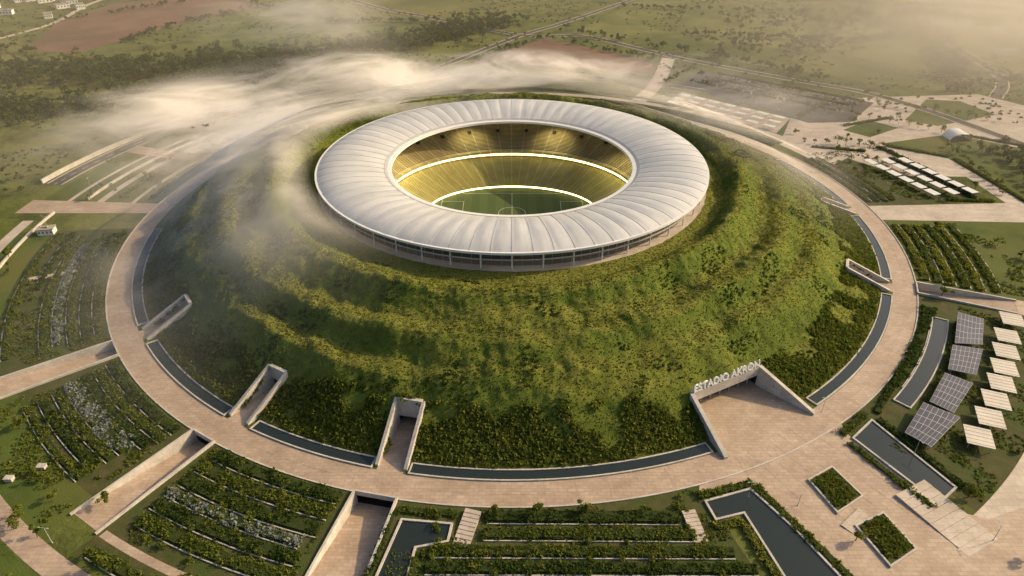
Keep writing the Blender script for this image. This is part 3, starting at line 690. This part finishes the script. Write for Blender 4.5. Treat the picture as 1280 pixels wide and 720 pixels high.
def car_mesh():
    m=MB(); m.prism([(-2.1,-.85),(2.1,-.85),(2.2,-.5),(2.2,.5),(2.1,.85),(-2.1,.85),(-2.2,.5),(-2.2,-.5)],.35,.85)
    m.hexa([(-1.7,-.8,.85),(1.1,-.8,.85),(1.1,.8,.85),(-1.7,.8,.85)],[(-1.2,-.65,1.45),(.4,-.65,1.45),(.4,.65,1.45),(-1.2,.65,1.45)]); nb=len(m.F)
    for x in (-1.35,1.35):
        for y in (-.8,.8):
            V=[(x+.33*math.cos(t_),y+s,.33+.33*math.sin(t_)) for s in (-.12,.12) for t_ in np.linspace(0,2*math.pi,10,endpoint=False)]
            m.add(V,[(i,(i+1)%10,10+(i+1)%10,10+i) for i in range(10)]+[tuple(range(10)),tuple(range(19,9,-1))])
    return m,nb
cms=[]
for nm,c_ in (('w',(.75,.75,.75)),('g',(.12,.12,.13)),('r',(.35,.05,.04))):
    mt,nt,b=newmat('car_paint_'+nm); b.inputs['Base Color'].default_value=(*c_,1); b.inputs['Roughness'].default_value=.3
    m,nb=car_mesh(); me=bpy.data.meshes.new('parked_car'); me.from_pydata(m.V,[],m.F); me.materials.append(mt); me.materials.append(M['dark'])
    me.polygons.foreach_set('material_index',[0]*10+[1 if i in(2,3,4,5) else 0 for i in range(nb-10)]+[1]*(len(m.F)-nb)); me.update(); cms.append(me)
for i in range(26):
    s=rng.uniform(0,1); rw=i%3; x=195+80*s+rw*12; y=300-68*s+rw*14; place(cms[i%3],'parked_car',x,y,.08,math.atan2(-68,80)+R(90))
for x,y in [(-183,-222),(-192,-228),(-196,-238),(-265,-135)]:
    m=MB(); m.box((0,0,.8),(3,2,1.6)); m.box((0,0,1.67),(3.3,2.3,.14)); m.box((0,-1.03,.8),(1.2,.06,1.3)); o=m.obj('utility_cabinet','wall'); o.location=(x,y,0)
def house(x,y,w,d,h,rot=0,name='house',mat='white'):
    e=empty(name); m=MB(); m.box((x,y,h/2),(w,d,h),rot); m.obj('walls',mat,e); m=MB(); m.box((x,y,h+.3),(w+.8,d+.8,.6),rot); m.box((x,y,h+1.0),(w*.3,d*.3,.8),rot); m.obj('roof','edge',e)
    m=MB(); ca,sa=math.cos(rot),math.sin(rot)
    for i in range(4):
        u=-w/2+w*(i+.5)/4; m.box((x+u*ca+ (d/2+.02)*sa,y+u*sa-(d/2+.02)*ca,h*.55),(w*.1,.12,h*.35),rot)
    m.obj('windows','dark',e)
for i in range(26):
    house(-760+rng.uniform(-110,110),690+rng.uniform(-90,120),rng.uniform(10,22),rng.uniform(9,16),rng.uniform(4,8),rng.uniform(0,1))
for i in range(14): house(640+rng.uniform(-60,120),500+rng.uniform(-150,200),rng.uniform(10,20),rng.uniform(9,16),rng.uniform(4,7),rng.uniform(0,1))
house(520,790,130,60,12,-.1,'warehouse'); house(-292,-28,9,6,3.5,.2,'kiosk'); house(-262,132,8,5,3,.5,'kiosk')
V=[];F=[]
for i in range(13):
    t_=math.pi*i/12
    for j in range(2): V.append((372-9*math.cos(t_),140+(-1 if j==0 else 1)*(8-2*abs(i-6)/6),.3+6*math.sin(t_)))
for i in range(12): F.append((2*i,2*i+1,2*i+3,2*i+2))
mk('arched_shelter',V,F,'white',smooth=True)

# ------------------------------------------------------------------ extra planting and paving detail
m=MB()
for i_ in range(120):
    a_=i_*3.0
    m.wall(P(229.2,a_),P(240.4,a_),.16,.05,.075,.05,.075)
m.sector(234.8,234.95,-180,180,.05,.075,2); m.obj('paving_joints','edge')
m=MB()
for t_ in np.linspace(.08,.92,8):
    a0=(PD[0]+(PC[0]-PD[0])*t_,PD[1]+(PC[1]-PD[1])*t_); b0=(100+(165-100)*t_,-252+(-240+252)*t_)
    if t_<.2: b0=(92,-231)
    m.wall(a0,b0,.16,.1,.125,.1,.125)
m.obj('paving_joints','edge')
rows_=[((232,70),(262,62)),((240,130),(300,118)),((300,205),(372,150)),((330,235),(430,180)),((352,120),(420,90)),((345,30),(352,110)),((255,185),(300,235)),((380,20),(470,190)),((345,-20),(430,-40)),((300,-75),(345,-90)),((310,-110),(330,-150)),((215,230),(330,330)),((160,300),(200,355))]
C=[]
for p_,q_ in rows_:
    L_=math.hypot(q_[0]-p_[0],q_[1]-p_[1]); k_=int(L_/8)
    for i_ in range(k_+1): C.append((p_[0]+(q_[0]-p_[0])*i_/k_+rng.normal()*.7,p_[1]+(q_[1]-p_[1])*i_/k_+rng.normal()*.7))
tree_mass('plaza_trees',C,4.5,7.5,'leaf',30,4,.5)
for p_,q_ in [((243,120),(282,110)),((290,170),(338,190)),((305,122),(342,98)),((345,95),(352,15)),((425,115),(380,148)),((300,20),(330,18)),((262,20),(256,60)),((296,95),(322,28))]:
    hedge_line(p_,q_,3.2,'leaf',1.4,False)
for p_,q_ in [((190,305),(300,212)),((205,322),(318,228)),((222,336),(335,242))]:
    hedge_line(p_,q_,2.4,'leafd',1.2,False)
m=MB()
for kk in range(3):
    for i_ in range(30):
        t_=i_/30; x=200+108*t_+kk*13; y=296-90*t_+kk*14; m.box((x,y,.1),(.18,5,.04),math.atan2(-68,80))
m.obj('parking_bay_lines','line')
arc_sheet('lawn',312,345,-60,-24.5,.03,'lawn')
arc_sheet('lawn',311.5,345,-141,-110,.03,'lawn')
tree_mass('garden_trees',[P(r_+rng.normal()*3,a_+rng.normal()*1) for r_,a_ in [(318,-58),(325,-54),(320,-50),(330,-45),(322,-38),(300,-32),(298,-27),(330,-30),(300,-15),(305,-9),(318,-12),(330,-6),(296,-18),(296,-137),(298,-133),(292,-128),(300,-125),(320,-130),(318,-120),(322,-115),(300,-165),(306,-158),(302,-150),(320,-170),(335,-160),(300,140),(315,150),(312,165),(300,172),(270,140),(265,150),(288,128),(320,125)] for _ in range(2)],3.5,6,'leaf',34,4,.42)
C=[]
for r0_,r1_,a0_,a1_,n_ in [(243,285,-173,-147,70),(243,282,-139,-125,55),(243,286,-118,-106,60),(244,284,-97,-74,70),(244,284,-19,-4,50),(244,320,5,22,60),(243,300,132,175,90)]:
    for _ in range(n_): C.append((*P(rng.uniform(r0_,r1_),rng.uniform(a0_,a1_)),.6))
C=np.array(C); mkq('garden_shrubs',leaves(C,rng.uniform(.9,1.9,len(C)),60,.34,1.0),'leaf')
for pts_,n_ in [([(-640,600),(-462,800),(-382,711)],70),([(-380,705),(-250,590),(-100,600)],90),([(230,520),(430,480),(560,520)],70),([(170,700),(420,660),(700,720)],90),([(-480,470),(-470,560),(-382,705)],60),([(430,270),(560,330),(640,300)],60),([(-700,520),(-640,450),(-560,420)],50)]:
    tree_mass('distant_trees',along(pts_,n_,3),4,8,'leafd',16,4,.9)

# ------------------------------------------------------------------ mist layers following the terrain
def vapour(name,col,sc,lo,hi,amax,dist=1.2):
    m=bpy.data.materials.new(name); m.use_nodes=True; nt=m.node_tree; nt.nodes.remove(nt.nodes['Principled BSDF'])
    df=N(nt,'ShaderNodeBsdfDiffuse'); tr=N(nt,'ShaderNodeBsdfTranslucent'); tp=N(nt,'ShaderNodeBsdfTransparent')
    df.inputs[0].default_value=(*col,1); tr.inputs[0].default_value=(*col,1)
    m1=N(nt,'ShaderNodeMixShader'); m1.inputs[0].default_value=.25; nt.links.new(df.outputs[0],m1.inputs[1]); nt.links.new(tr.outputs[0],m1.inputs[2])
    at=N(nt,'ShaderNodeAttribute'); at.attribute_name='vapour_amount'
    n1=noise_tex(nt,sc,4,.52,dist=dist); mr=N(nt,'ShaderNodeMapRange',interpolation_type='SMOOTHSTEP'); nt.links.new(n1,mr.inputs[0]); mr.inputs[1].default_value=lo; mr.inputs[2].default_value=hi
    a=math_n(nt,'MULTIPLY',mr.outputs[0],at.outputs['Fac']); a=math_n(nt,'MINIMUM',a,amax)
    m2=N(nt,'ShaderNodeMixShader'); nt.links.new(a,m2.inputs[0]); nt.links.new(tp.outputs[0],m2.inputs[1]); nt.links.new(m1.outputs[0],m2.inputs[2])
    nt.links.new(m2.outputs[0],nt.nodes['Material Output'].inputs[0]); return m
def layer(name,rs_,as_,zf,df_,mat,parent):
    rs_=np.asarray(rs_,float); as_=np.asarray(as_,float)
    Rg,Ag=np.meshgrid(rs_,as_,indexing='ij'); Xg=Rg*np.cos(np.radians(Ag)); Yg=Rg*np.sin(np.radians(Ag)); Zg=zf(Rg,Ag,Xg,Yg); Dg=df_(Rg,Ag,Xg,Yg)
    nr,na_=Rg.shape; F=[]
    for i in range(nr-1):
        for j in range(na_-1):
            if max(Dg[i,j],Dg[i+1,j],Dg[i,j+1],Dg[i+1,j+1])<.01: continue
            F.append((i*na_+j,(i+1)*na_+j,(i+1)*na_+j+1,i*na_+j+1))
    o=mk(name,np.stack([Xg,Yg,Zg],-1).reshape(-1,3),F,mat,parent,True)
    at=o.data.attributes.new('vapour_amount','FLOAT','POINT'); at.data.foreach_set('value',Dg.astype(np.float32).ravel()); return o
blobs=[(-225,140,125,80,.95),(-110,290,150,50,1.1),(40,300,150,35,.8),(-300,230,90,60,.7),(-170,20,60,110,.6),(-135,-80,60,60,.36),(150,110,55,50,.55),(190,200,90,50,.5),(190,30,30,60,.2),(165,60,40,40,.3),(-130,110,60,50,.6)]
def dens(Rg,Ag,X,Y):
    D=np.zeros_like(X)
    for x,y,a,b,k in blobs: D+=k*np.exp(-((X-x)/a)**2-((Y-y)/b)**2)
    return D*np.clip((Rg-124)/10,0,1)*np.clip((440-Rg)/60,0,1)
def terr(Rg,Ag): return np.interp(Rg,[122,143,160,175,190,205,222,240],[30,34,29,24.5,17.5,8.5,1,0])
vm_=[vapour('mist_vapour',(.97,.93,.87),.009,.22,.84,.75,.3),vapour('mist_vapour_b',(.97,.93,.87),.014,.22,.86,.7,.4)]
me_=empty('mist')
for k_,h_ in enumerate((7,17)):
    layer('mist_layer',np.arange(124,442,4),np.arange(-180,181,2),lambda r,a,x,y:terr(r,a)+h_+3*np.sin(x/31+k_)+3*np.sin(y/27+2*k_),lambda r,a,x,y:dens(r,a,x,y)*1.1,vm_[k_%2],me_)
layer('mist_plume',np.arange(300,620,8),np.arange(95,150,1.5),lambda r,a,x,y:30+(r-300)*.12+4*np.sin(x/40),lambda r,a,x,y:.9*np.exp(-((a-121)/9.)**2-((r-440)/90.)**2),vm_[0],me_)
hv=vapour('haze_vapour',(.99,.9,.74),.0025,.0,.5,.85,.5)
def hd(r,a,x,y):
    f=np.clip((r-330)/900,0,1)**.9*.2
    f+=.55*np.exp(-((a-36)/20.)**2)*np.clip((r-300)/450,0,1)  # haze sheet made denser at far right to paint in the bright glow
    f+=.05+.07*np.exp(-((a-25)/30.)**2)
    return f*np.clip((r-236)/70,0,1)*np.clip((a+10)/20,0,1)*np.clip((191-a)/20,0,1)
hz=empty('haze')
layer('haze_layer',[236,260,285,310,350,400,460,520,600,700,850,1050,1400,2000,3000,4200],np.arange(-10,191,4),lambda r,a,x,y:34+np.maximum(0,r-320)*.02,hd,hv,hz)

# ------------------------------------------------------------------ light, sky, camera
az,el=R(18),R(27)
w=bpy.data.worlds.new('World'); SC.world=w; w.use_nodes=True; nt=w.node_tree
sk=N(nt,'ShaderNodeTexSky',sky_type='NISHITA'); sk.sun_disc=False; sk.sun_elevation=el; sk.sun_rotation=R(90)-az; sk.dust_density=5.0; sk.ozone_density=.4
bg=nt.nodes['Background']; bg.inputs[1].default_value=.15; nt.links.new(sk.outputs[0],bg.inputs[0])
sd=bpy.data.lights.new('sun','SUN'); sd.energy=5; sd.angle=R(.6); sd.color=(1,.76,.43)
so=bpy.data.objects.new('sun',sd); COL.objects.link(so)
d=Vector((math.cos(az)*math.cos(el),math.sin(az)*math.cos(el),math.sin(el))); so.rotation_euler=d.to_track_quat('Z','Y').to_euler()
cd=bpy.data.cameras.new('camera'); cd.lens=24; cd.sensor_width=36; cd.clip_end=12000; cd.clip_start=1
co=bpy.data.objects.new('camera',cd); COL.objects.link(co); co.location=(0,-408,203); co.rotation_euler=(R(57.3),0,0); SC.camera=co
SC.view_settings.view_transform='Standard'; SC.view_settings.look='None'; SC.view_settings.exposure=0
